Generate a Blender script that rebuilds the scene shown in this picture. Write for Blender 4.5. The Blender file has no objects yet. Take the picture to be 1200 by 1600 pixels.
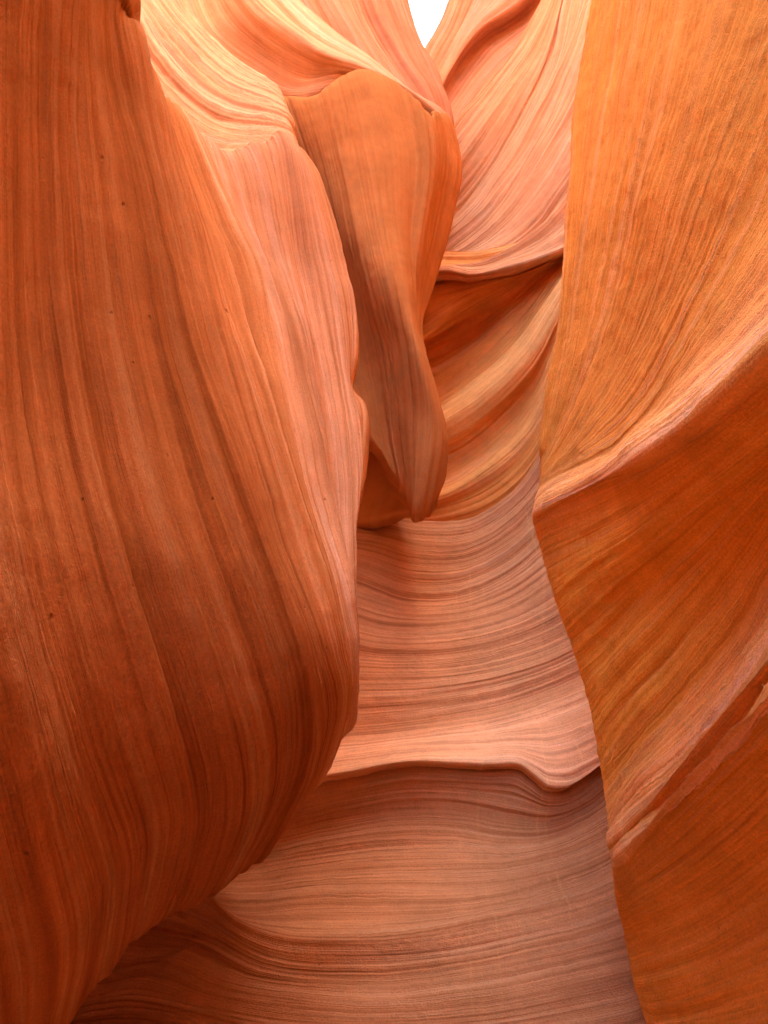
import bpy, math
import numpy as np

# ------------------------------------------------------------------ camera, sky, sun, exposure
SC = bpy.context.scene
PITCH = math.radians(12.0)
CAM_Z = 1.6
FPX = 1155.0                      # focal length in photograph pixels (1200 x 1600)
cam = bpy.data.cameras.new('camera')
cam_o = bpy.data.objects.new('camera', cam)
SC.collection.objects.link(cam_o)
cam_o.location = (0, 0, CAM_Z)
cam_o.rotation_euler = (math.pi / 2 + PITCH, 0, 0)
cam.sensor_fit = 'VERTICAL'
cam.sensor_height = 36.0
cam.lens = 36.0 * FPX / 1600.0
cam.clip_start = 0.05
cam.clip_end = 500.0
SC.camera = cam_o

SUN_EL = math.radians(58.0)
SUN_AZ = math.radians(88.0)       # compass-like: 0 = +Y (ahead), positive to the right
world = bpy.data.worlds.new('World')
SC.world = world
world.use_nodes = True
wn = world.node_tree.nodes
wl = world.node_tree.links
wn.clear()
sky = wn.new('ShaderNodeTexSky')
sky.sky_type = 'NISHITA'
sky.sun_disc = False
sky.sun_elevation = SUN_EL
sky.sun_rotation = SUN_AZ
sky.dust_density = 5.0
bg = wn.new('ShaderNodeBackground')
bg.inputs['Strength'].default_value = 0.14
wo = wn.new('ShaderNodeOutputWorld')
wl.new(sky.outputs[0], bg.inputs[0])
wl.new(bg.outputs[0], wo.inputs[0])

sun = bpy.data.lights.new('sun', 'SUN')
sun.energy = 4.4
sun.angle = math.radians(0.53)
sun.color = (1.0, 0.95, 0.88)
sun_o = bpy.data.objects.new('sun', sun)
SC.collection.objects.link(sun_o)
sd = (math.sin(SUN_AZ) * math.cos(SUN_EL), math.cos(SUN_AZ) * math.cos(SUN_EL), math.sin(SUN_EL))
sun_o.rotation_euler = (math.pi / 2 - SUN_EL, 0, -SUN_AZ + math.pi)
from mathutils import Vector
sun_o.rotation_euler = Vector(sd).to_track_quat('Z', 'Y').to_euler()
sun_o.location = (0, 0, 40)

SC.view_settings.view_transform = 'Standard'
SC.view_settings.look = 'None'
SC.view_settings.gamma = 1.0
SC.view_settings.exposure = 3.62
SC.cycles.max_bounces = 8
SC.cycles.diffuse_bounces = 8
SC.cycles.glossy_bounces = 2
SC.cycles.sample_clamp_indirect = 0.0
SC.cycles.use_denoising = True
SC.cycles.use_adaptive_sampling = True
SC.cycles.adaptive_threshold = 0.03
SC.cycles.caustics_reflective = False
SC.cycles.caustics_refractive = False

# ------------------------------------------------------------------ numeric helpers
CT, ST = math.cos(PITCH), math.sin(PITCH)


def wp(px, py, Y=None, X=None):
    """A world point seen towards (px, py), at world distance Y ahead, or at sideways offset X."""
    a = (px - 600.0) / FPX
    t = (800.0 - py) / FPX
    d = Y / (CT - t * ST) if Y is not None else X / a
    return (a * d, d * (CT - t * ST), CAM_Z + d * (ST + t * CT))


def hermite(P, k, t):
    """Smooth curve through P (n, ...) with knots k, read at t."""
    n = len(P)
    P = np.asarray(P, float)
    sh = (-1,) + (1,) * (P.ndim - 1)
    dt = np.diff(k)
    sl = np.diff(P, axis=0) / dt.reshape(sh)
    m = np.empty_like(P)
    m[0], m[-1] = sl[0], sl[-1]
    if n > 2:
        w0 = dt[1:].reshape(sh)
        w1 = dt[:-1].reshape(sh)
        m[1:-1] = (sl[:-1] * w0 + sl[1:] * w1) / (w0 + w1)
    i = np.clip(np.searchsorted(k, t, side='right') - 1, 0, n - 2)
    h = dt[i]
    s = ((t - k[i]) / h)
    s2, s3 = s * s, s * s * s
    r = lambda a: a.reshape((-1,) + (1,) * (P.ndim - 1))
    return (r(2 * s3 - 3 * s2 + 1) * P[i] + r((s3 - 2 * s2 + s) * h) * m[i]
            + r(-2 * s3 + 3 * s2) * P[i + 1] + r((s3 - s2) * h) * m[i + 1])


def _hash(*c, seed=0):
    h = np.full(c[0].shape, seed * 374761393 + 668265263, np.uint32)
    for j, a in enumerate(c):
        h = (h ^ (a.astype(np.int64).astype(np.uint32) * np.uint32((2654435761, 2246822519, 3266489917)[j])))
        h = (h ^ (h >> np.uint32(15))) * np.uint32(2246822519)
        h = h ^ (h >> np.uint32(13))
    return (h & np.uint32(0xFFFFFF)).astype(np.float64) / 0xFFFFFF * 2 - 1


def noise2(x, y, seed=0):
    xi, yi = np.floor(x), np.floor(y)
    fx, fy = x - xi, y - yi
    fx = fx * fx * (3 - 2 * fx)
    fy = fy * fy * (3 - 2 * fy)
    g = lambda a, b: _hash(xi + a, yi + b, seed=seed)
    return (g(0, 0) * (1 - fx) + g(1, 0) * fx) * (1 - fy) + (g(0, 1) * (1 - fx) + g(1, 1) * fx) * fy


def noise3(p, seed=0):
    i = np.floor(p)
    f = p - i
    f = f * f * (3 - 2 * f)
    out = 0
    for a in (0, 1):
        for b in (0, 1):
            for c in (0, 1):
                w = (f[..., 0] if a else 1 - f[..., 0]) * (f[..., 1] if b else 1 - f[..., 1]) * (f[..., 2] if c else 1 - f[..., 2])
                out = out + w * _hash(i[..., 0] + a, i[..., 1] + b, i[..., 2] + c, seed=seed)
    return out


def grid_normals(S):
    du = np.gradient(S, axis=1)
    dv = np.gradient(S, axis=0)
    n = np.cross(du, dv)
    return n / np.maximum(np.linalg.norm(n, axis=-1, keepdims=True), 1e-9)


def mesh_from_grid(name, S, bed, mat, rows=None):
    nv, nu = S.shape[:2]
    me = bpy.data.meshes.new(name)
    me.vertices.add(nv * nu)
    me.vertices.foreach_set('co', S.reshape(-1).astype(np.float32))
    j, i = np.meshgrid(np.arange(nv - 1), np.arange(nu - 1), indexing='ij')
    a = (j * nu + i).reshape(-1)
    q = np.stack([a, a + 1, a + nu + 1, a + nu], 1).astype(np.int32)
    nf = len(q)
    me.loops.add(nf * 4)
    me.loops.foreach_set('vertex_index', q.reshape(-1))
    me.polygons.add(nf)
    me.polygons.foreach_set('loop_start', np.arange(0, nf * 4, 4, dtype=np.int32))
    uv = me.uv_layers.new(name='bed')
    uv.data.foreach_set('uv', bed.reshape(-1, 2)[q.reshape(-1)].reshape(-1).astype(np.float32))
    att = me.color_attributes.new('tone', 'FLOAT_COLOR', 'POINT')
    tc = np.ones((nv * nu, 4), np.float32)
    col = tones(S, bed[..., 0], bed[..., 1], PAL[mat.name])
    if rows is not None:
        col = col * rows[:, None, :]          # bed colours per row, with light and shade painted in on some walls
    tc[:, :3] = col.reshape(-1, 3)
    att.data.foreach_set('color', tc.reshape(-1))
    me.update(calc_edges=True)
    me.polygons.foreach_set('use_smooth', np.ones(nf, bool))
    me.materials.append(mat)
    o = bpy.data.objects.new(name, me)
    SC.collection.objects.link(o)
    return o


class Strand:
    """One bedding line: points before the seen part, the seen part, points after it."""
    def __init__(s, pts, pre=(), post=(), coarse=False, mode='Y'):
        if pts and len(pts[0]) == 3 and mode in 'XY':
            main = [wp(a, b, **{mode: c}) for a, b, c in pts]
        else:
            main = list(pts)
        s.main = np.array(main, float)
        s.pre = [s.main[0] + np.array(o, float) for o in pre][::-1]
        s.post = [s.main[-1] + np.array(o, float) for o in post]
        s.coarse = coarse

    def shifted(s, off, coarse=True):
        r = Strand([], coarse=coarse)
        off = np.array(off, float)
        r.main = s.main + off
        r.pre = [p + off for p in s.pre]
        r.post = [p + off for p in s.post]
        return r

    def sample(s, npre, nmain, npost):
        P = np.array(list(s.pre) + list(s.main) + list(s.post))
        k = np.concatenate([[0], np.cumsum(np.linalg.norm(np.diff(P, axis=0), axis=1) ** 0.75 + 1e-6)])
        a, b = k[len(s.pre)], k[len(s.pre) + len(s.main) - 1]
        t = np.linspace(a, b, nmain)
        if s.pre:
            t = np.concatenate([np.linspace(0, a, npre, endpoint=False), t])
        if s.post:
            t = np.concatenate([t, np.linspace(b, k[-1], npost + 1)[1:]])
        return hermite(P, k, t)


def loft(name, strands, mat, nu=300, nv=400, npre=24, npost=24, amp=1.0, seed=1, ncoarse=10, rough=1.0, undul=1.0, bands=1.0, tint=None, flutes=0.0, edge=1.0):
    R = np.stack([s.sample(npre, nu, npost) for s in strands])
    ds = np.linalg.norm(np.diff(R, axis=0), axis=2)
    kk = ds[:, npre:npre + nu].mean(1)
    k = np.concatenate([[0], np.cumsum(np.maximum(kk, 1e-3) ** 0.8)])
    km = np.concatenate([[0], np.cumsum(np.maximum(kk, 1e-3))])
    coarse = [strands[i].coarse or strands[i + 1].coarse for i in range(len(strands) - 1)]
    fine_len = sum(kk[i] for i in range(len(kk)) if not coarse[i])
    t = [0.0]
    for i in range(len(kk)):
        n = ncoarse if coarse[i] else max(3, int(round(nv * kk[i] / fine_len)))
        t += list(np.linspace(k[i], k[i + 1], n + 1)[1:])
    t = np.array(t)
    S = hermite(R, k, t)
    vm = np.interp(t, k, km)
    L = np.linalg.norm(np.diff(S[:, :, :], axis=1), axis=2).mean(0)
    um = np.concatenate([[0], np.cumsum(L)])
    U, V = np.meshgrid(um, vm)
    # spacing of the beds where they pinch together
    sp = np.linalg.norm(np.gradient(S, axis=0), axis=2)
    ratio = sp / np.maximum(np.gradient(vm)[:, None], 1e-6)
    pinch = np.clip(ratio, 0.08, 1.3)
    fade = np.ones(S.shape[1])          # the worn outer edge is smoother than the face
    j0 = int(npre + nu * 0.86)
    j1 = npre + nu
    fade[j0:j1] = np.linspace(1, edge, j1 - j0)
    fade[j1:] = edge
    N = grid_normals(S)
    # beds wander a little, so that they are not ruler-straight
    Vw = V + 0.018 * noise2(U * 0.7, V * 1.2, seed + 40) + 0.004 * noise2(U * 2.5, V * 5, seed + 41)
    msk = 0.55 + 0.45 * noise2(U * 0.9 + 7, Vw * 3.0, seed + 1)
    fine = 0.5 + 0.5 * noise2(U * 1.6 + 3, Vw * 5.0, seed + 2)
    h = bands * 0.018 * noise2(U * 0.35, Vw * 6, seed + 3)
    h += bands * 0.010 * noise2(U * 0.5, Vw * 14, seed + 4) * msk
    h += 0.0075 * noise2(U * 0.6, Vw * 36, seed + 5) * msk
    h += 0.0040 * noise2(U * 0.9, Vw * 85, seed + 6) * fine
    n7 = noise2(U * 0.7, Vw * 22, seed + 7)
    h -= 0.011 * np.clip(n7 - 0.45, 0, 1) * 2 * fine          # narrow washed-out grooves
    rib = 1 - 2.2 * np.abs(noise2(U * 0.22, Vw * 24, seed + 20))
    rib2 = 1 - 2.2 * np.abs(noise2(U * 0.35, Vw * 58, seed + 21))
    grp = sst(-0.25, 0.35, noise2(U * 0.45 + 5, Vw * 2.6, seed + 22))
    h += 0.0060 * rib * grp + 0.0030 * rib2 * (0.35 + 0.65 * fine)
    h *= amp * pinch * fade[None, :]
    h += flutes * pinch * fade[None, :] * (0.030 * noise2(U * 0.45, Vw * 4.2, seed + 12) + 0.016 * noise2(U * 0.7, Vw * 9.5, seed + 13))
    h += undul * (0.030 * noise3(S * 1.3, seed + 8) + 0.012 * noise3(S * 3.1, seed + 9))
    flake = sst(-0.1, 0.5, noise3(S * 2.2, seed + 14) * 0.7 + 0.4 * noise3(S * 6, seed + 15))
    h += rough * (0.0034 * noise3(S * 14, seed + 10) + 0.0016 * noise3(S * 45, seed + 11)
                  + flake * (0.0018 * noise3(S * np.array((38, 38, 26)), seed + 16) + 0.0014 * noise3(S * 75, seed + 17)))
    S = S + N * h[..., None]
    rows = None
    if tint is not None:
        tint = np.array(tint, float)
        rows = np.stack([np.interp(t, k, tint[:, c]) for c in range(3)], -1)
    return mesh_from_grid(name, S, np.stack([U, V], -1), mat, rows)


def tag(o, label=None, cat=None, group=None, kind=None):
    if label: o['label'] = label
    if cat: o['category'] = cat
    if group: o['group'] = group
    if kind: o['kind'] = kind
    return o


# ------------------------------------------------------------------ materials
PAL = {}


def sandstone(name, light=(0.72, 0.39, 0.205), mid=(0.60, 0.238, 0.085), dark=(0.37, 0.11, 0.028), stripe=1.0, grain=1.0, pits=1.0, streaks=None, seed=0.0, scale=1.0):
    """Rock material. The broad bed colours come from the mesh ('tone'), the fine grain, pits and relief from nodes."""
    PAL[name] = dict(light=light, mid=mid, dark=dark, stripe=stripe, scale=scale, streaks=streaks, seed=int(seed * 10))
    m = bpy.data.materials.new(name)
    m.use_nodes = True
    nt = m.node_tree
    N, L = nt.nodes, nt.links
    N.clear()
    out = N.new('ShaderNodeOutputMaterial')
    bs = N.new('ShaderNodeBsdfDiffuse')
    bs.inputs['Roughness'].default_value = 0.0
    L.new(bs.outputs[0], out.inputs['Surface'])
    uv = N.new('ShaderNodeUVMap'); uv.uv_map = 'bed'
    geo = N.new('ShaderNodeNewGeometry')
    tone = N.new('ShaderNodeAttribute'); tone.attribute_name = 'tone'

    def mapped(src, sc, loc=(0, 0, 0)):
        mp = N.new('ShaderNodeMapping')
        mp.inputs['Scale'].default_value = sc
        mp.inputs['Location'].default_value = loc
        L.new(src, mp.inputs['Vector'])
        return mp.outputs[0]

    def noise(vec, scale, detail=2, rough=0.6):
        n = N.new('ShaderNodeTexNoise')
        n.inputs['Scale'].default_value = scale
        n.inputs['Detail'].default_value = detail
        n.inputs['Roughness'].default_value = rough
        L.new(vec, n.inputs['Vector'])
        return n.outputs['Fac']

    def math_(op, a, b=None, clamp=False):
        x = N.new('ShaderNodeMath'); x.operation = op; x.use_clamp = clamp
        for k, v in enumerate((a, b)):
            if v is None: continue
            if isinstance(v, (int, float)): x.inputs[k].default_value = v
            else: L.new(v, x.inputs[k])
        return x.outputs[0]

    def mapr(v, a, b, c, d):
        x = N.new('ShaderNodeMapRange')
        L.new(v, x.inputs[0])
        for i, q in enumerate((a, b, c, d)): x.inputs[1 + i].default_value = q
        return x.outputs[0]

    lines = noise(mapped(uv.outputs[0], (0.9 * scale, 95 * scale, 1), (seed, seed, 0)), 1.0, 3, 0.7)
    g = noise(geo.outputs['Position'], 110, 2, 0.75)
    thin = math_('MULTIPLY', mapr(lines, 0.30, 0.43, 1 - 0.26 * stripe, 1.0), mapr(lines, 0.54, 0.70, 1.0, 1 + 0.28 * stripe))
    f = math_('MULTIPLY', thin, mapr(g, 0.2, 0.8, 1 - 0.14 * grain, 1 + 0.14 * grain))
    hgt = math_('ADD', math_('MULTIPLY', lines, 1.1 * stripe), math_('MULTIPLY', g, 0.45 * grain))
    if pits:
        vo = N.new('ShaderNodeTexVoronoi'); vo.feature = 'F1'
        vo.inputs['Scale'].default_value = 17.0
        L.new(mapped(geo.outputs['Position'], (1, 1, 0.65)), vo.inputs['Vector'])
        sepc = N.new('ShaderNodeSeparateColor'); L.new(vo.outputs['Color'], sepc.inputs[0])
        size = math_('MULTIPLY', math_('SUBTRACT', sepc.outputs[0], 0.60, True), 0.22 * pits)
        pit = math_('SUBTRACT', 1.0, math_('DIVIDE', vo.outputs['Distance'], math_('MAXIMUM', size, 0.0005)), True)
        f = math_('MULTIPLY', f, math_('SUBTRACT', 1.0, math_('MULTIPLY', pit, 0.12)))
        hgt = math_('SUBTRACT', hgt, math_('MULTIPLY', pit, 2.0))
    vm = N.new('ShaderNodeVectorMath'); vm.operation = 'SCALE'
    L.new(tone.outputs['Color'], vm.inputs[0]); L.new(f, vm.inputs['Scale'])
    L.new(vm.outputs[0], bs.inputs['Color'])
    bp = N.new('ShaderNodeBump')
    bp.inputs['Strength'].default_value = 0.9
    bp.inputs['Distance'].default_value = 0.009
    L.new(hgt, bp.inputs['Height'])
    L.new(bp.outputs[0], bs.inputs['Normal'])
    return m


def sst(a, b, x):
    t = np.clip((x - a) / (b - a), 0, 1)
    return t * t * (3 - 2 * t)


def tones(P, U, V, pal):
    """Colour of the beds at every vertex: broad and narrow bands along the bedding, patches, stains."""
    sd, s = pal['seed'], pal['scale']
    L_, M_, D_ = (np.array(pal[q]) for q in ('light', 'mid', 'dark'))
    Vw = V + 0.018 * noise2(U * 0.7, V * 1.2, sd + 40) + 0.004 * noise2(U * 2.5, V * 5, sd + 41)

    def pick(b):
        b = b[..., None]
        return np.where(b < 0, M_ + (D_ - M_) * sst(0, 0.8, -b), M_ + (L_ - M_) * sst(0, 0.8, b))
    b1 = 0.6 * noise2(U * 0.3 * s, Vw * 7 * s, sd + 50) + 0.4 * noise2(U * 0.5 * s, Vw * 17 * s, sd + 51)
    b2 = 0.6 * noise2(U * 0.6 * s, Vw * 38 * s, sd + 52) + 0.5 * noise2(U * 1.0 * s, Vw * 80 * s, sd + 53)
    st = pal['stripe']
    c = (pick(b1) * 0.5 + M_ * 0.5) * (1 - 0.6 * st) + pick(b2) * 0.6 * st
    patch = sst(-0.3, 0.5, noise3(P * 1.1, sd + 54))[..., None] * 0.45
    c = c * (1 - patch) + M_ * patch
    c *= 1 + 0.10 * noise3(P * 5.0, sd + 55)[..., None] + 0.06 * noise3(P * 21, sd + 56)[..., None]
    if pal['streaks']:
        for (x0, slope, w, cnt, amt) in pal['streaks']:   # mineral run marks straight down the slope
            xx = P[..., 0] + P[..., 2] * slope + 0.03 * noise3(P * 0.9, sd + 57)
            ins = np.clip(1.6 * (1 - np.abs(xx - x0) / w), 0, 1)
            ln = sst(0.42, 0.66, noise2(xx * cnt, P[..., 2] * 1.4, sd + 58) * 0.75 + 0.45 * noise2(xx * cnt * 2.3, P[..., 2] * 1.1, sd + 59))
            br = 0.25 + 0.75 * sst(-0.3, 0.5, noise3(P * 24, sd + 60) * 0.35 + 0.7 * noise3(P * 3.5, sd + 61))
            q = (ins * ln * br * amt)[..., None]
            c = c * (1 - q) + np.array((0.82, 0.45, 0.17)) * q
    return np.clip(c, 0, 0.9)


M_left = sandstone('sandstone_left', seed=1.0, pits=1.6, grain=1.2, dark=(0.30, 0.09, 0.02), streaks=[(-1.53, -0.70, 0.08, 25, 0.45)])
M_right = sandstone('sandstone_right', seed=7.0, light=(0.82, 0.43, 0.19), mid=(0.78, 0.32, 0.065), dark=(0.60, 0.195, 0.03), stripe=0.85, pits=1.3, grain=1.6)
M_fin = sandstone('sandstone_fin', seed=13.0, stripe=0.4, pits=0, light=(0.60, 0.29, 0.125), mid=(0.50, 0.20, 0.062), dark=(0.36, 0.12, 0.03))
M_upper = sandstone('sandstone_upper', seed=19.0, light=(0.69, 0.41, 0.255), mid=(0.60, 0.30, 0.15), dark=(0.42, 0.155, 0.06), scale=0.6, pits=0)
M_far = sandstone('sandstone_far', seed=23.0, light=(0.76, 0.45, 0.27), mid=(0.63, 0.30, 0.13), dark=(0.40, 0.135, 0.045), scale=0.6, pits=0)
M_ridge = sandstone('sandstone_ridge', seed=17.0, stripe=0.8, pits=0, scale=0.8, light=(0.82, 0.45, 0.22), mid=(0.74, 0.33, 0.09), dark=(0.54, 0.18, 0.035))
M_bowl = sandstone('sandstone_bowl', seed=31.0, light=(0.82, 0.48, 0.27), mid=(0.70, 0.34, 0.16), dark=(0.34, 0.11, 0.04), grain=1.3,
                   streaks=[(0.75, -0.20, 0.13, 60, 0.55), (0.50, -0.10, 0.22, 50, 0.4), (1.18, 0.0, 0.16, 50, 0.45), (-0.85, 0.05, 0.15, 50, 0.35)])
M_ground = sandstone('sand', seed=3.0, stripe=0.1, pits=0, light=(0.62, 0.34, 0.17), mid=(0.55, 0.26, 0.11), dark=(0.42, 0.16, 0.06))

# ------------------------------------------------------------------ the setting: unseen plateau with a slot, sand floor
def plateau():  # unseen, rims shaped to block the sun and steer skylight
    xs = np.array([-70, -30, -12, -6, -4.8, -4.5, -4.35, -2.8, -2.6, 2.6, 2.8, 4.35, 4.5, 4.8, 6, 12, 30, 70.])
    ys = np.array([-70, -30, -12, -10.3, -10.1, -10, -7, -4.4, -4.0, -2, -1.0, -0.6, 1.7, 1.9, 4.3, 4.8, 6, 10, 14, 20, 26, 26.1, 26.3, 27, 32, 50, 90.])
    X, Y = np.meshgrid(xs, ys)
    ins = (np.abs(X) < np.where((Y > 1.8) | (X < 0), 4.4, 2.7)) & (Y > -10.05) & (Y < 26.05)
    Z = np.where(ins, -0.5, np.where(X > 0, 19.0, np.where(Y > 1.8, 8.5, 6.5)) + 0.5 * noise2(X * 0.13, Y * 0.13, 5))  # unseen rims and slot width, shaped to block the sun and steer skylight
    bed = np.stack([X, Y], -1)
    o = mesh_from_grid('plateau', np.stack([X, Y, Z], -1), bed, M_ground)
    tag(o, 'unseen sandstone plateau cut by the slot canyon, its rims shaped to steer light', kind='structure')
plateau()

gx, gy = np.meshgrid(np.linspace(-4.6, 4.6, 90), np.linspace(-10.2, 26.2, 240))
gz = 0.05 * noise2(gx * 0.8, gy * 0.8, 3) + 0.02 * noise2(gx * 3, gy * 3, 4)
tag(mesh_from_grid('ground', np.stack([gx, gy, gz], -1), np.stack([gx, gy], -1), M_ground), 'sandy floor of the slot canyon', kind='structure')

CAT = 'rock wall'
# ------------------------------------------------------------------ right wall
k = 0.70
def RW(pts, pre):
    pts = [(a, b, c * k) for a, b, c in pts]
    return Strand(pts, pre=pre, post=((0.03, 0.10, 0), (0.22, 0.32, 0), (1.2, 0.7, 0), (3.2, 0.8, 0)), mode='X')
up = ((0.15, 0.0, 0.8), (0.7, 0.0, 2.5), (2.2, 0.1, 7.0))
ur = ((0.08, -0.3, 0.5), (0.35, -1.0, 1.8), (1.6, -2.4, 6.0))
bk = ((0.02, -0.5, 0.2), (0.0, -1.6, 0.4), (0.1, -3.5, 0.7), (0.6, -7.0, 1.0))
B = [
    RW([(938, -60, 2.12), (908, 150, 1.92), (883, 350, 1.70), (873, 500, 1.54), (856, 640, 1.38), (850, 705, 1.30)], up),
    RW([(1000, -60, 2.14), (955, 200, 1.90), (915, 430, 1.67), (893, 560, 1.52), (868, 660, 1.38), (849, 722, 1.28)], up),
    RW([(1080, -60, 2.14), (1025, 200, 1.92), (965, 430, 1.72), (925, 570, 1.56), (880, 680, 1.39), (848, 738, 1.26)], up),
    RW([(1200, -60, 2.12), (1125, 200, 1.93), (1040, 430, 1.76), (965, 595, 1.59), (900, 700, 1.39), (847, 750, 1.25)], up),
    RW([(1300, 60, 2.02), (1210, 270, 1.88), (1110, 470, 1.73), (1000, 640, 1.54), (905, 722, 1.37), (846, 760, 1.24)], ur),
    RW([(1300, 300, 1.82), (1200, 430, 1.75), (1100, 560, 1.65), (990, 672, 1.50), (902, 734, 1.35), (845, 770, 1.225)], ur),
    RW([(1300, 372, 1.72), (1200, 490, 1.66), (1100, 590, 1.57), (990, 686, 1.45), (900, 742, 1.32), (842, 786, 1.20)], ur),
    RW([(1300, 440, 1.30), (1200, 550, 1.28), (1100, 640, 1.25), (990, 714, 1.21), (900, 758, 1.18), (838, 806, 1.15)], bk),
    RW([(1300, 450, 1.28), (1200, 560, 1.26), (1100, 648, 1.235), (990, 722, 1.20), (900, 765, 1.175), (838, 810, 1.15)], bk),
    RW([(1300, 472, 1.33), (1200, 582, 1.31), (1100, 668, 1.28), (990, 742, 1.235), (900, 786, 1.20), (840, 820, 1.165)], bk),
    RW([(1300, 590, 1.46), (1200, 680, 1.44), (1100, 765, 1.40), (1000, 845, 1.34), (920, 895, 1.29), (872, 935, 1.26)], bk),
    RW([(1300, 640, 1.57), (1200, 740, 1.54), (1100, 842, 1.50), (1010, 925, 1.44), (950, 985, 1.39), (902, 1030, 1.36)], bk),
    RW([(1300, 690, 1.62), (1200, 810, 1.59), (1100, 935, 1.54), (1030, 1020, 1.49), (970, 1085, 1.45), (929, 1135, 1.42)], bk),
    RW([(1300, 760, 1.59), (1200, 880, 1.56), (1100, 1020, 1.52), (1030, 1115, 1.48), (980, 1175, 1.45), (944, 1215, 1.43)], bk),
    RW([(1300, 810, 1.52), (1200, 945, 1.49), (1100, 1090, 1.45), (1030, 1180, 1.42), (990, 1235, 1.40), (955, 1285, 1.38)], bk),
    RW([(1300, 890, 1.27), (1200, 1030, 1.26), (1130, 1118, 1.26), (1040, 1225, 1.26), (1000, 1270, 1.262), (958, 1313, 1.275)], bk),
    RW([(1300, 915, 1.295), (1200, 1056, 1.29), (1126, 1142, 1.285), (1040, 1240, 1.285), (1000, 1283, 1.28), (960, 1324, 1.275)], bk),
    RW([(1300, 960, 1.21), (1200, 1095, 1.205), (1120, 1182, 1.205), (1040, 1260, 1.22), (1000, 1300, 1.235), (963, 1340, 1.265)], bk),
    RW([(1300, 1000, 1.29), (1200, 1125, 1.28), (1115, 1210, 1.28), (1040, 1282, 1.275), (1000, 1320, 1.275), (966, 1358, 1.28)], bk),
    RW([(1300, 1200, 1.50), (1200, 1300, 1.48), (1110, 1370, 1.45), (1040, 1410, 1.41), (1000, 1430, 1.38), (976, 1440, 1.36)], bk),
    RW([(1300, 1380, 1.60), (1200, 1440, 1.57), (1110, 1490, 1.53), (1050, 1512, 1.47), (1015, 1522, 1.43), (993, 1525, 1.41)], bk),
    RW([(1300, 1620, 1.60), (1200, 1630, 1.57), (1110, 1640, 1.53), (1060, 1645, 1.48), (1030, 1640, 1.45), (1014, 1618, 1.43)], bk),
    RW([(1400, 1900, 1.5), (1300, 1900, 1.48), (1200, 1850, 1.46), (1130, 1820, 1.45), (1080, 1780, 1.44), (1050, 1740, 1.44)], bk),
]
B.append(B[-1].shifted((0.3, 0.1, -1.2)))
B.insert(0, B[0].shifted((0.03, 0.10, 0), coarse=True))
B.insert(0, B[1].shifted((0.30, 0.35, 0)))
B.insert(0, B[2].shifted((2.5, 0.8, 0)))
B_TINT = ([(1, 1, 1)] * 3 + [(0.86, 0.82, 0.78)] * 5 + [(0.98, 1.0, 1.1), (1.1, 1.22, 1.8), (1.12, 1.30, 2.2), (1.06, 1.15, 1.4), (1.05, 1.05, 1)]  # ledge strands paled for skylight, undercut lifted for bounce light, over bed colour
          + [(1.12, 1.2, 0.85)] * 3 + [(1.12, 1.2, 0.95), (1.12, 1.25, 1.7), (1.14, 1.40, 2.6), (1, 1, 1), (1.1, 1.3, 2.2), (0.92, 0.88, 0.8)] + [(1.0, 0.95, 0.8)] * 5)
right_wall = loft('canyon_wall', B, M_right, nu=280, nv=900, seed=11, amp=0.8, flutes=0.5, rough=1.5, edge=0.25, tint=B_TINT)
tag(right_wall,
    'tall orange wall filling the right side, crossed by two pale slanting ledges', CAT, kind='thing')

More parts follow.
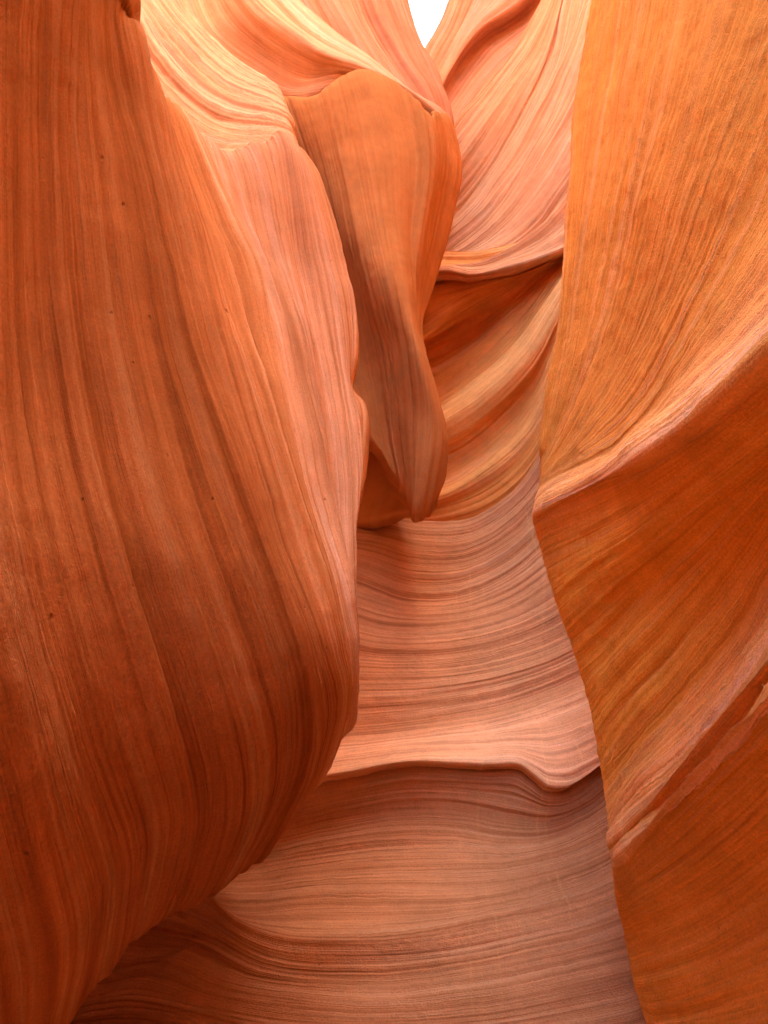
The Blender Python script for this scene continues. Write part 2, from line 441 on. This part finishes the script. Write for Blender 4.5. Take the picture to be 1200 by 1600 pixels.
# ------------------------------------------------------------------ left buttress
under = ((-0.03, 0.10, 0.0), (-0.15, 0.45, 0.0), (-0.7, 1.6, -0.1))
upw = ((0.0, -0.03, 0.5), (-0.10, -0.05, 1.5), (-0.6, -0.1, 3.0), (-3.2, -0.1, 4.5))
back = ((-0.03, 0.10, 0.0), (-0.15, 0.40, -0.02), (-0.6, 1.2, -0.2))
A = [
    Strand([(-300, -60, 1.2), (-290, 300, 1.2), (-280, 600, 1.17), (-260, 900, 1.14), (-200, 1200, 1.27), (-120, 1450, 1.65), (-50, 1640, 2.2)], upw, under),
    Strand([(-120, -60, 1.45), (-110, 300, 1.43), (-90, 600, 1.40), (-40, 900, 1.37), (40, 1200, 1.52), (100, 1420, 1.9), (72, 1590, 2.4)], upw, under),
    Strand([(0, -60, 1.66), (10, 300, 1.66), (30, 600, 1.62), (80, 900, 1.58), (150, 1150, 1.70), (208, 1350, 2.05), (176, 1520, 2.52)], upw, under),
    Strand([(95, -60, 1.86), (105, 300, 1.84), (140, 600, 1.80), (210, 900, 1.76), (280, 1120, 1.88), (312, 1290, 2.18), (250, 1450, 2.62)], upw, under),
    Strand([(132, -50, 2.07), (180, 300, 2.03), (230, 600, 1.97), (310, 880, 1.92), (380, 1080, 2.02), (398, 1240, 2.30), (325, 1386, 2.75)], upw, under),
    Strand([(158, -12, 2.24), (245, 300, 2.18), (300, 560, 2.11), (380, 820, 2.07), (455, 1040, 2.17), (462, 1190, 2.43), (375, 1372, 2.85)], upw, under),
    Strand([(194, 50, 2.40), (265, 300, 2.33), (325, 540, 2.25), (410, 800, 2.20), (490, 1020, 2.28), (503, 1140, 2.55), (440, 1316, 2.95)], back, under),
    Strand([(226, 110, 2.78), (290, 300, 2.62), (360, 540, 2.48), (440, 790, 2.37), (512, 1000, 2.40), (530, 1100, 2.60), (490, 1245, 3.0)], back, under),
    Strand([(260, 168, 3.05), (325, 350, 2.86), (395, 560, 2.69), (465, 780, 2.54), (528, 980, 2.53), (545, 1080, 2.66), (515, 1197, 3.02)], back, under),
    Strand([(290, 196, 3.32), (350, 375, 3.10), (413, 570, 2.90), (477, 780, 2.70), (532, 970, 2.635), (548, 1070, 2.72), (526, 1173, 3.04)], back, under),
    Strand([(325, 222, 3.45), (380, 400, 3.20), (437, 580, 2.99), (492, 780, 2.78), (537, 960, 2.70), (550, 1060, 2.77), (535, 1150, 3.06)], back, under),
    Strand([(385, 237, 3.70), (435, 420, 3.44), (478, 600, 3.21), (518, 790, 2.98), (543, 930, 2.84), (551, 1040, 2.86), (548, 1110, 3.08)], back, under),
    Strand([(414, 223, 3.86), (460, 420, 3.57), (500, 600, 3.33), (532, 790, 3.06), (544, 925, 2.90), (550, 1035, 2.89), (550, 1098, 3.08)], back, under),
    Strand([(432, 210, 3.95), (484, 420, 3.68), (523, 600, 3.44), (545, 770, 3.17), (545, 915, 2.97), (548, 1030, 2.93), (551, 1088, 3.08)], back, under),
    Strand([(447, 226, 4.02), (512, 420, 3.80), (541, 590, 3.58), (563, 720, 3.36), (553, 850, 3.14), (545, 960, 3.03), (551, 1076, 3.09)], back, under),
    Strand([(468, 238, 4.15), (490, 268, 4.12), (510, 320, 4.06), (535, 400, 3.98), (553, 480, 3.90), (558, 560, 3.82), (553, 608, 3.77), (572, 627, 3.72), (580, 690, 3.62), (576, 750, 3.54), (565, 800, 3.44), (551, 880, 3.31), (543, 960, 3.22), (545, 1030, 3.16), (551, 1068, 3.13)], back, under),
]
A.append(A[-1].shifted((-0.02, 0.10, 0), coarse=True))
A.append(A[-2].shifted((-0.22, 0.40, 0)))
A.append(A[-3].shifted((-1.6, 1.0, 0)))
A.insert(0, A[0].shifted((-0.15, -0.3, 0)))
A.insert(0, A[1].shifted((-0.35, -1.5, 0)))
A.insert(0, A[2].shifted((-1.2, -6.0, 0)))
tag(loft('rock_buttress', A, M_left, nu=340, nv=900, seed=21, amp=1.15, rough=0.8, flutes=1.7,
         tint=[(0.54, 0.41, 0.29)] * 3 + [(0.54, 0.41, 0.29), (0.58, 0.46, 0.34), (0.62, 0.51, 0.40), (0.54, 0.42, 0.31), (0.58, 0.47, 0.36), (0.54, 0.43, 0.32),  # left strands: varnished beds plus painted shade; right face paled for skylight
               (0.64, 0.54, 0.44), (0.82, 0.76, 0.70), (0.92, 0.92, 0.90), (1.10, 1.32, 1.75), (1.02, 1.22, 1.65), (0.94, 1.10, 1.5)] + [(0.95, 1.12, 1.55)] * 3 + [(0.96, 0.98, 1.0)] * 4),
    'big bulging buttress on the left, dark and undercut at its foot', CAT, kind='thing')

# ------------------------------------------------------------------ hanging fin
fb = ((0, 0.10, 0.02), (-0.03, 0.40, 0.06), (-0.3, 1.6, 0.2))
fd = ((0, 0.10, -0.03), (0, 0.5, 0.10), (-0.2, 1.2, 0.5))
C = [
    Strand([(380, 160, 6.05), (430, 300, 5.98), (480, 500, 5.9), (520, 620, 5.85), (548, 682, 5.78)], fb, fd),
    Strand([(437, 149, 5.92), (480, 290, 5.90), (522, 450, 5.92), (560, 610, 5.72), (580, 672, 5.60), (594, 706, 5.55)], fb, fd),
    Strand([(490, 147, 5.82), (520, 270, 5.68), (540, 370, 5.55), (558, 440, 5.58), (588, 570, 5.68), (606, 690, 5.60), (617, 750, 5.55)], fb, fd),
    Strand([(530, 119, 5.78), (556, 240, 5.56), (584, 380, 5.36), (604, 460, 5.28), (622, 540, 5.36), (634, 680, 5.38), (640, 787, 5.36)], fb, fd),
    Strand([(562, 107, 5.78), (598, 230, 5.53), (618, 380, 5.36), (640, 500, 5.20), (652, 560, 5.16), (660, 650, 5.24), (647, 803, 5.30)], fb, fd),
    Strand([(615, 128, 5.86), (645, 240, 5.66), (640, 380, 5.52), (646, 500, 5.34), (668, 590, 5.20), (682, 660, 5.20), (665, 797, 5.32)], fb, fd),
    Strand([(672, 180, 5.85), (680, 240, 5.74), (662, 370, 5.62), (647, 465, 5.53), (651, 527, 5.46), (668, 572, 5.41), (696, 662, 5.36), (700, 700, 5.34), (695, 750, 5.36), (684, 782, 5.42)], fb, fd),
    Strand([(676, 176, 6.15), (684, 240, 6.05), (668, 370, 5.95), (652, 465, 5.75), (653, 527, 5.55), (668, 574, 5.50), (694, 664, 5.46), (697, 702, 5.44), (692, 750, 5.46), (681, 780, 5.48)], fb, fd),
    Strand([(700, 188, 6.6), (718, 250, 6.65), (719, 285, 6.65), (706, 340, 6.6), (691, 400, 6.5), (672, 465, 6.3), (656, 515, 5.95), (668, 577, 5.75), (686, 668, 5.65), (690, 704, 5.65), (684, 750, 5.65), (674, 778, 5.62)], fb, fd),
]
C.append(C[-1].shifted((-0.05, 0.2, 0), coarse=True))
C.append(C[-2].shifted((-0.5, 0.9, 0)))
C.append(C[-3].shifted((-1.8, 1.6, 0)))
C.insert(0, C[0].shifted((-0.8, 0.6, 0)))
tag(loft('hanging_fin', C, M_fin, nu=300, nv=320, seed=31, amp=0.8, undul=0.6, rough=0.9,
         tint=[(0.88, 0.84, 0.80)] * 13),
    'smooth hanging rock fin narrowing to a pointed tip in the middle', CAT, kind='thing')

# ------------------------------------------------------------------ pale face behind the buttress
kp = ((-0.3, -0.05, 0.5), (-0.6, -0.2, 1.6), (-0.6, -0.3, 4.0))
kq = ((0.02, 0.10, -0.02), (-0.05, 0.5, -0.1), (-0.6, 1.0, -0.3))
K = [
    Strand([(255, -60, 5.75), (315, 30, 5.75), (375, 92, 5.75), (437, 140, 5.75)], kp, kq),
    Strand([(230, -60, 5.55), (295, 35, 5.55), (368, 105, 5.58), (439, 150, 5.65)], kp, kq),
    Strand([(205, -50, 5.25), (280, 60, 5.25), (355, 130, 5.32), (446, 175, 5.5)], kp, kq),
    Strand([(180, -40, 4.95), (262, 85, 4.95), (345, 160, 5.05), (452, 198, 5.3)], kp, kq),
    Strand([(160, -20, 4.7), (245, 120, 4.7), (335, 200, 4.8), (460, 220, 5.1)], kp, kq),
    Strand([(140, 20, 4.45), (225, 170, 4.45), (325, 250, 4.55), (472, 250, 4.9)], kp, kq),
    Strand([(120, 150, 4.2), (215, 300, 4.2), (330, 380, 4.3), (500, 400, 4.6)], kp, kq),
]
K.append(K[-1].shifted((0, -0.1, -1.5)))
K.insert(0, K[0].shifted((0, 0.3, -0.1)))
tag(loft('sloping_rock', K, M_upper, nu=260, nv=240, seed=41, amp=1.5, rough=2.0),
    'pale sloping rock face just behind the top of the left buttress', CAT, kind='thing')

# ------------------------------------------------------------------ scooped overhang with a bright rim
ep = ((-0.4, 0.0, 0.6), (-0.9, -0.1, 1.7), (-0.9, -0.3, 4.0))
eq = ((0.03, 0.15, -0.05), (0.0, 0.8, -0.3), (-0.5, 1.8, -0.8))
E = [
    Strand([(405, -80, 7.0), (462, 0, 6.9), (530, 58, 6.8), (600, 108, 6.65), (645, 148, 6.55), (700, 188, 6.6)], ep, eq),
    Strand([(375, -80, 6.45), (435, 5, 6.4), (500, 62, 6.36), (575, 98, 6.33), (630, 140, 6.33), (690, 184, 6.45)], ep, eq),
    Strand([(342, -80, 6.05), (400, 10, 6.03), (445, 48, 6.02), (500, 84, 6.0), (562, 104, 6.02), (622, 134, 6.15), (676, 180, 6.3)], ep, eq),
    Strand([(334, -76, 6.06), (394, 16, 6.05), (440, 54, 6.05), (496, 89, 6.04), (560, 107, 6.03), (618, 137, 6.17), (672, 182, 6.33)], ep, eq),
    Strand([(312, -70, 6.30), (370, 35, 6.30), (425, 80, 6.30), (485, 108, 6.22), (545, 112, 6.08), (612, 140, 6.22), (668, 185, 6.4)], ep, eq),
    Strand([(285, -66, 6.48), (340, 50, 6.48), (405, 100, 6.46), (465, 132, 6.38), (530, 121, 6.16), (606, 142, 6.28), (664, 188, 6.5)], ep, eq),
    Strand([(255, -60, 6.58), (310, 60, 6.58), (385, 118, 6.55), (450, 149, 6.46), (500, 144, 6.25), (590, 140, 6.35), (660, 190, 6.6)], ep, eq),
]
E.append(E[-1].shifted((0, 0.25, -0.02), coarse=True))
E.append(E[-2].shifted((0, 1.2, -0.1)))
E.insert(0, E[0].shifted((-0.05, 0.25, 0)))
E.insert(0, E[1].shifted((-0.6, 1.0, 0)))
tag(loft('rock_overhang', E, M_upper, nu=260, nv=220, seed=51, amp=0.7, undul=0.6),
    'scooped orange overhang with a bright curved rim above the hanging fin', CAT, kind='thing')

# ------------------------------------------------------------------ far left wall beside the sky
jp = ((-0.20, -0.1, 1.0), (-0.4, -0.1, 2.5), (-0.6, 0.0, 5.0))
jq = ((0.0, 0.1, -0.5), (-0.2, 0.3, -1.5), (-0.6, 0.6, -3.0))
J = [
    Strand([(622, -80, 9.0), (637, 0, 9.05), (646, 40, 9.1), (660, 75, 9.1), (678, 105, 9.1), (692, 140, 9.1), (706, 182, 9.1), (707, 230, 9.1)], jp, jq),
    Strand([(598, -80, 8.7), (622, 10, 8.7), (655, 90, 8.7), (690, 165, 8.7), (700, 230, 8.75)], jp, jq),
    Strand([(560, -80, 8.4), (590, 10, 8.38), (630, 90, 8.35), (675, 165, 8.35), (690, 240, 8.4)], jp, jq),
    Strand([(548, -80, 8.35), (576, 12, 8.36), (620, 93, 8.36), (664, 165, 8.34), (684, 246, 8.38)], jp, jq),
    Strand([(490, -80, 7.3), (530, 20, 7.4), (585, 105, 7.5), (640, 180, 7.6), (670, 260, 7.7)], jp, jq),
    Strand([(420, -80, 6.9), (470, 40, 7.0), (540, 140, 7.1), (620, 220, 7.2), (660, 300, 7.3)], jp, jq),
]
J.insert(0, J[0].shifted((-0.04, 0.25, 0), coarse=True))
J.insert(0, J[1].shifted((-0.6, 1.0, 0)))
J.insert(0, J[2].shifted((-2.5, 2.0, 0)))
tag(loft('upper_wall', J, M_far, nu=220, nv=200, seed=61, amp=1.2, tint=[(0.70, 0.60, 0.66)] * 9),
    'high pinkish wall on the left side of the strip of sky', CAT, kind='thing')

# ------------------------------------------------------------------ far right wall with sweeping bands
fp = ((-0.25, 0.1, -0.25), (-0.9, 0.4, -0.8), (-2.0, 1.0, -1.5))
fq = ((0.3, -0.1, 0.9), (1.0, -0.2, 2.5), (2.8, -0.3, 4.5))
F0 = [
    Strand([(640, 140, 12.6), (665, 76, 12.4), (690, 30, 12.3), (702, -5, 12.2), (730, -90, 12.1)], fp, fq),
    Strand([(648, 190, 12.2), (690, 110, 11.9), (720, 55, 11.7), (748, 0, 11.6), (790, -90, 11.4)], fp, fq),
    Strand([(655, 220, 12.0), (700, 118, 11.6), (750, 48, 11.3), (810, 6, 11.1), (870, -80, 10.8)], fp, fq),
    Strand([(656, 230, 12.1), (702, 130, 11.8), (754, 60, 11.6), (815, 20, 11.4), (880, -60, 11.1)], fp, fq),
    Strand([(660, 300, 11.7), (720, 200, 11.5), (780, 120, 11.2), (840, 60, 11.0), (900, -20, 10.8)], fp, fq),
    Strand([(670, 400, 11.3), (740, 330, 11.1), (800, 250, 10.9), (860, 180, 10.7), (930, 100, 10.5)], fp, fq),
]
F0.insert(0, F0[0].shifted((0.05, 0.3, 0)))
F0.insert(0, F0[1].shifted((0.8, 1.5, 0)))
F0.append(F0[-1].shifted((0, 0.2, -2)))
tag(loft('upper_wall', F0, M_far, nu=200, nv=180, seed=66, amp=1.2, tint=[(0.70, 0.62, 0.68)] * 9),
    'high salmon wall on the right side of the strip of sky', CAT, kind='thing')

F = [
    Strand([(650, 280, 11.2), (705, 205, 10.7), (770, 130, 10.2), (830, 40, 9.8), (885, -80, 9.4)], fp, fq),
    Strand([(655, 310, 10.7), (715, 235, 10.2), (785, 140, 9.8), (840, 50, 9.4), (890, -80, 9.1)], fp, fq),
    Strand([(660, 340, 10.4), (725, 265, 10.0), (795, 165, 9.6), (848, 70, 9.3), (895, -80, 9.0)], fp, fq),
    Strand([(665, 365, 10.3), (738, 295, 10.0), (802, 195, 9.6), (854, 92, 9.25), (900, -80, 9.0)], fp, fq),
    Strand([(668, 374, 10.3), (742, 304, 10.05), (806, 206, 9.65), (858, 103, 9.3), (903, -70, 9.1)], fp, fq),
    Strand([(670, 380, 9.75), (745, 310, 9.4), (810, 213, 9.0), (862, 112, 8.7), (907, -60, 8.5)], fp, fq),
    Strand([(675, 395, 9.3), (755, 325, 8.9), (822, 225, 8.5), (872, 125, 8.2), (930, -50, 8.0)], fp, fq),
    Strand([(680, 408, 9.0), (765, 350, 8.6), (832, 260, 8.2), (885, 165, 7.9), (960, -20, 7.7)], fp, fq),
    Strand([(682, 414, 8.85), (765, 372, 8.45), (832, 300, 8.1), (885, 220, 7.8), (970, 40, 7.6)], fp, fq),
    Strand([(683, 420, 8.6), (762, 400, 8.25), (832, 350, 7.95), (885, 285, 7.7), (980, 120, 7.5)], fp, fq),
    Strand([(683, 423, 8.4), (752, 418, 8.05), (820, 390, 7.75), (875, 350, 7.5), (960, 250, 7.3)], fp, fq),
    Strand([(680, 428, 8.15), (740, 430, 7.85), (800, 417, 7.55), (845, 402, 7.32), (875, 391, 7.2), (950, 345, 7.0)], fp, fq),
]
F.append(F[-1].shifted((0, 0.06, 0.0), coarse=True))
F.append(F[-2].shifted((0, 0.25, 0.14)))
F.append(F[-3].shifted((0, 1.4, 0.9)))
F.insert(0, F[0].shifted((0.1, 0.3, 0)))
F.insert(0, F[1].shifted((1.0, 1.2, 0)))
tag(loft('banded_wall', F, M_far, nu=240, nv=380, seed=71, amp=2.2, flutes=1.6),
    'pale swooping wall with deep curved bands between the fin and the right wall', CAT, kind='thing')

# ------------------------------------------------------------------ ridged wall below it
gp = ((-0.3, 0.1, -0.05), (-1.0, 0.2, -0.2), (-2.0, 0.4, -0.3))
gq = ((0.3, -0.1, 0.3), (0.9, -0.3, 0.8), (2.4, -0.5, 1.8))
G = [
    Strand([(640, 395, 8.7), (740, 395, 8.35), (800, 380, 8.05), (875, 355, 7.65), (950, 325, 7.4)], gp, gq),
    Strand([(640, 470, 8.5), (700, 455, 8.3), (770, 440, 8.0), (830, 425, 7.75), (880, 398, 7.5), (950, 365, 7.3)], gp, gq),
    Strand([(640, 510, 8.6), (690, 480, 8.35), (740, 455, 8.2), (800, 435, 7.95), (870, 405, 7.6), (950, 363, 7.5)], gp, gq),
    Strand([(640, 545, 8.45), (680, 528, 8.45), (725, 497, 8.5), (780, 462, 8.25), (865, 410, 7.75), (950, 362, 7.5)], gp, gq),
    Strand([(640, 556, 8.9), (682, 540, 8.85), (730, 512, 8.75), (785, 475, 8.3), (866, 413, 7.75), (950, 361, 7.5)], gp, gq),
    Strand([(640, 620, 8.5), (700, 592, 8.4), (760, 545, 8.2), (820, 482, 7.95), (868, 420, 7.7), (950, 358, 7.5)], gp, gq),
    Strand([(640, 655, 8.2), (690, 630, 8.1), (758, 578, 7.95), (818, 518, 7.75), (848, 476, 7.6), (878, 432, 7.45), (950, 345, 7.3)], gp, gq),
    Strand([(640, 664, 7.65), (690, 638, 7.55), (760, 586, 7.45), (820, 525, 7.25), (850, 482, 7.1), (880, 437, 7.0), (950, 350, 6.9)], gp, gq),
    Strand([(640, 690, 7.25), (700, 665, 7.2), (770, 615, 7.1), (828, 555, 6.95), (862, 500, 6.85), (890, 450, 6.75), (950, 370, 6.6)], gp, gq),
    Strand([(640, 735, 7.5), (720, 705, 7.4), (790, 648, 7.3), (838, 590, 7.1), (866, 530, 6.9), (900, 470, 6.75), (950, 400, 6.6)], gp, gq),
    Strand([(640, 768, 7.25), (700, 757, 7.2), (768, 712, 7.1), (818, 662, 6.95), (848, 605, 6.8), (870, 540, 6.7), (940, 430, 6.5)], gp, gq),
    Strand([(640, 776, 6.95), (700, 766, 6.9), (770, 720, 6.85), (822, 670, 6.75), (853, 612, 6.65), (875, 545, 6.55), (940, 440, 6.4)], gp, gq),
    Strand([(600, 800, 7.0), (680, 795, 6.95), (760, 765, 6.85), (822, 712, 6.72), (858, 650, 6.6), (880, 590, 6.5), (940, 500, 6.3)], gp, gq),
    Strand([(580, 830, 7.1), (680, 835, 7.0), (770, 810, 6.85), (830, 760, 6.7), (865, 690, 6.55), (890, 630, 6.4), (940, 560, 6.2)], gp, gq),
]
G.append(G[-1].shifted((0, 0.2, -0.6)))
tag(loft('ridged_wall', G, M_ridge, nu=280, nv=360, seed=81, amp=1.6, undul=0.5, flutes=0.8,
         tint=[(1, 0.93, 0.82)] * 3 + [(1.04, 1.15, 1.3)] + [(1, 0.93, 0.82)] * 2 + [(1, 1, 1), (1.08, 1.25, 1.6), (1.06, 1.2, 1.5), (1, 0.95, 0.85), (1, 1, 1), (1.06, 1.18, 1.4)] + [(1, 0.95, 0.85)] * 3),  # painted light and shade: ridge strands paled, recess strands deepened
    'deep orange wall with two curved ridges just right of the fin tip', CAT, kind='thing')

# ------------------------------------------------------------------ scooped slope, ending in a pale shelf
hp = ((-0.3, 0.05, 0.02), (-1.0, 0.1, 0.1), (-2.5, 0.2, 0.3))
hq = ((0.3, -0.05, 0.25), (0.8, -0.1, 0.6), (2.2, -0.2, 1.2))
H = [
    Strand([(520, 806, 6.95), (600, 806, 6.95), (660, 815, 6.9), (735, 812, 6.75), (795, 775, 6.62), (835, 728, 6.5), (865, 665, 6.4), (930, 580, 6.2)], hp, hq),
    Strand([(510, 840, 6.55), (580, 845, 6.55), (650, 862, 6.5), (730, 860, 6.42), (800, 820, 6.32), (850, 765, 6.22), (930, 670, 6.0)], hp, hq),
    Strand([(500, 885, 6.2), (570, 900, 6.2), (640, 925, 6.15), (720, 925, 6.1), (800, 888, 6.02), (860, 835, 5.95), (930, 770, 5.8)], hp, hq),
    Strand([(500, 960, 5.85), (600, 985, 5.8), (700, 985, 5.75), (800, 960, 5.7), (870, 920, 5.63), (950, 860, 5.5)], hp, hq),
    Strand([(490, 1060, 5.5), (600, 1065, 5.5), (700, 1060, 5.5), (800, 1040, 5.45), (880, 1010, 5.4), (960, 960, 5.3)], hp, hq),
    Strand([(480, 1145, 5.32), (600, 1140, 5.32), (700, 1125, 5.32), (800, 1105, 5.28), (880, 1075, 5.22), (960, 1030, 5.15)], hp, hq),
    Strand([(480, 1168, 5.15), (600, 1160, 5.15), (700, 1145, 5.15), (800, 1128, 5.08), (880, 1100, 5.0), (960, 1060, 4.95)], hp, hq),
    Strand([(470, 1222, 4.75), (510, 1214, 4.75), (560, 1205, 4.73), (610, 1195, 4.70), (650, 1191, 4.68), (700, 1193, 4.66), (760, 1196, 4.62), (812, 1197, 4.58), (834, 1212, 4.5), (856, 1229, 4.42), (885, 1231, 4.4), (920, 1213, 4.4), (970, 1175, 4.4)], hp, hq),
]
RIM = H[-1]
H.append(RIM.shifted((0, 0.03, -0.015), coarse=True))
H.append(RIM.shifted((0, 0.20, -0.06)))
H.append(RIM.shifted((0, 0.9, -0.3)))
H.insert(0, H[0].shifted((0, 0.5, -0.15)))
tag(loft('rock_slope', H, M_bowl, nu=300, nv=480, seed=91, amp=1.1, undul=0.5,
         tint=[(0.8, 0.74, 0.68)] * 4 + [(0.84, 0.78, 0.72), (0.88, 0.84, 0.78), (0.92, 0.88, 0.84), (1.16, 1.2, 1.25), (1.18, 1.25, 1.32)] + [(1.0, 1.0, 1.0)] * 3),  # shelf strands paled as if skylit, slope above darkened, over bed colour
    'scooped pinkish slope ending in a pale shelf in the middle', CAT, kind='thing')

# ------------------------------------------------------------------ lower bowl
I = [
    RIM.shifted((0, 0.30, 0.06), coarse=True),
    RIM.shifted((0, 0.10, -0.045), coarse=False),
    Strand([(400, 1300, 4.85), (520, 1275, 4.80), (620, 1258, 4.74), (720, 1260, 4.68), (800, 1275, 4.58), (860, 1280, 4.48), (920, 1255, 4.42), (980, 1200, 4.35)], hp, hq),
    Strand([(350, 1370, 4.65), (480, 1355, 4.6), (600, 1345, 4.5), (720, 1342, 4.42), (820, 1338, 4.32), (900, 1315, 4.26), (990, 1260, 4.15)], hp, hq),
    Strand([(290, 1405, 4.1), (370, 1420, 4.1), (480, 1420, 4.1), (620, 1418, 4.05), (740, 1410, 4.02), (840, 1390, 4.02), (930, 1360, 4.0), (1000, 1310, 3.95)], hp, hq),
    Strand([(270, 1370, 3.95), (325, 1396, 3.9), (370, 1436, 3.82), (430, 1458, 3.78), (540, 1466, 3.74), (660, 1459, 3.74), (760, 1441, 3.77), (850, 1423, 3.82), (940, 1395, 3.82), (1010, 1355, 3.8)], hp, hq),
    Strand([(240, 1420, 3.9), (310, 1440, 3.85), (420, 1495, 3.72), (560, 1508, 3.69), (700, 1500, 3.68), (840, 1472, 3.70), (950, 1442, 3.70), (1020, 1412, 3.68)], hp, hq),
    Strand([(150, 1530, 3.8), (240, 1515, 3.7), (330, 1545, 3.6), (450, 1568, 3.55), (600, 1576, 3.5), (750, 1566, 3.5), (880, 1542, 3.5), (1030, 1500, 3.5)], hp, hq),
    Strand([(0, 1620, 3.6), (200, 1600, 3.5), (400, 1640, 3.42), (600, 1650, 3.38), (800, 1640, 3.38), (1060, 1580, 3.38)], hp, hq),
    Strand([(-100, 1800, 3.1), (200, 1800, 3.0), (600, 1850, 2.9), (1100, 1780, 2.9)], hp, hq),
]
I.append(I[-1].shifted((0, -0.3, -0.8)))
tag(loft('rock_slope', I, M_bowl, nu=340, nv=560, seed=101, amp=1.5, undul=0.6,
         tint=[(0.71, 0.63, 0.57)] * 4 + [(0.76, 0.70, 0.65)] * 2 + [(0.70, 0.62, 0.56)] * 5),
    'finely layered brown rock bowl at the bottom, below the pale shelf', CAT, kind='thing')

# ------------------------------------------------------------------ a dry twig caught on the right wall
def on_surface(o, px, py):
    """World point and normal of o's surface seen from the photographer's place towards (px, py)."""
    v = np.empty(len(o.data.vertices) * 3, np.float32)
    o.data.vertices.foreach_get('co', v)
    v = v.reshape(-1, 3).astype(float)
    dy, dz = v[:, 1], v[:, 2] - CAM_Z
    d = dy * CT + dz * ST
    u = 600 + FPX * v[:, 0] / np.maximum(d, 0.05)
    w = 800 - FPX * (dz * CT - dy * ST) / np.maximum(d, 0.05)
    e = (u - px) ** 2 + (w - py) ** 2 + np.where(d < 0.3, 1e9, 0) + d * 2
    i = int(np.argmin(e))
    return Vector(v[i]), Vector(o.data.vertices[i].normal)


def tube(name, path, radii, mat, parent=None):
    vs, fs = [], []
    n = 6
    for k, (p, r) in enumerate(zip(path, radii)):
        t = (Vector(path[min(k + 1, len(path) - 1)]) - Vector(path[max(k - 1, 0)])).normalized()
        a = t.orthogonal().normalized()
        b = t.cross(a)
        for q in range(n):
            w = 2 * math.pi * q / n
            vs.append(Vector(p) + (a * math.cos(w) + b * math.sin(w)) * r)
    for k in range(len(path) - 1):
        for q in range(n):
            fs.append((k * n + q, k * n + (q + 1) % n, (k + 1) * n + (q + 1) % n, (k + 1) * n + q))
    fs += [tuple(range(n)), tuple(range((len(path) - 1) * n, len(path) * n))]
    me = bpy.data.meshes.new(name)
    me.from_pydata([tuple(v) for v in vs], [], fs)
    me.materials.append(mat)
    o = bpy.data.objects.new(name, me)
    SC.collection.objects.link(o)
    o.parent = parent
    return o


tw = bpy.data.materials.new('dry_wood')
tw.use_nodes = True
tb = tw.node_tree.nodes['Principled BSDF']
tn = tw.node_tree.nodes.new('ShaderNodeTexNoise')
tn.inputs['Scale'].default_value = 400
tr = tw.node_tree.nodes.new('ShaderNodeValToRGB')
tr.color_ramp.elements[0].color = (0.50, 0.36, 0.18, 1)
tr.color_ramp.elements[1].color = (0.78, 0.64, 0.40, 1)
tw.node_tree.links.new(tn.outputs['Fac'], tr.inputs[0])
tw.node_tree.links.new(tr.outputs[0], tb.inputs['Base Color'])
tb.inputs['Roughness'].default_value = 0.8
p0, n0 = on_surface(right_wall, 1196, 1078)
p0 = p0 + n0 * 0.004
twig = tube('dry_twig', [p0 + Vector(v) for v in ((-0.002, 0.004, 0.010), (0, 0, 0.003), (0.001, -0.002, -0.004), (0.004, -0.008, -0.012), (0.006, -0.016, -0.016))],
            (0.0008, 0.0024, 0.0030, 0.0020, 0.0009), tw)
tag(twig, 'tiny pale dry twig caught on the right wall beside its lower ledge', 'twig', kind='thing')
tube('side_shoot', [p0 + Vector(v) for v in ((0.001, -0.002, -0.003), (-0.004, 0.002, -0.007), (-0.007, 0.006, -0.013))], (0.0018, 0.0013, 0.0006), tw, twig)
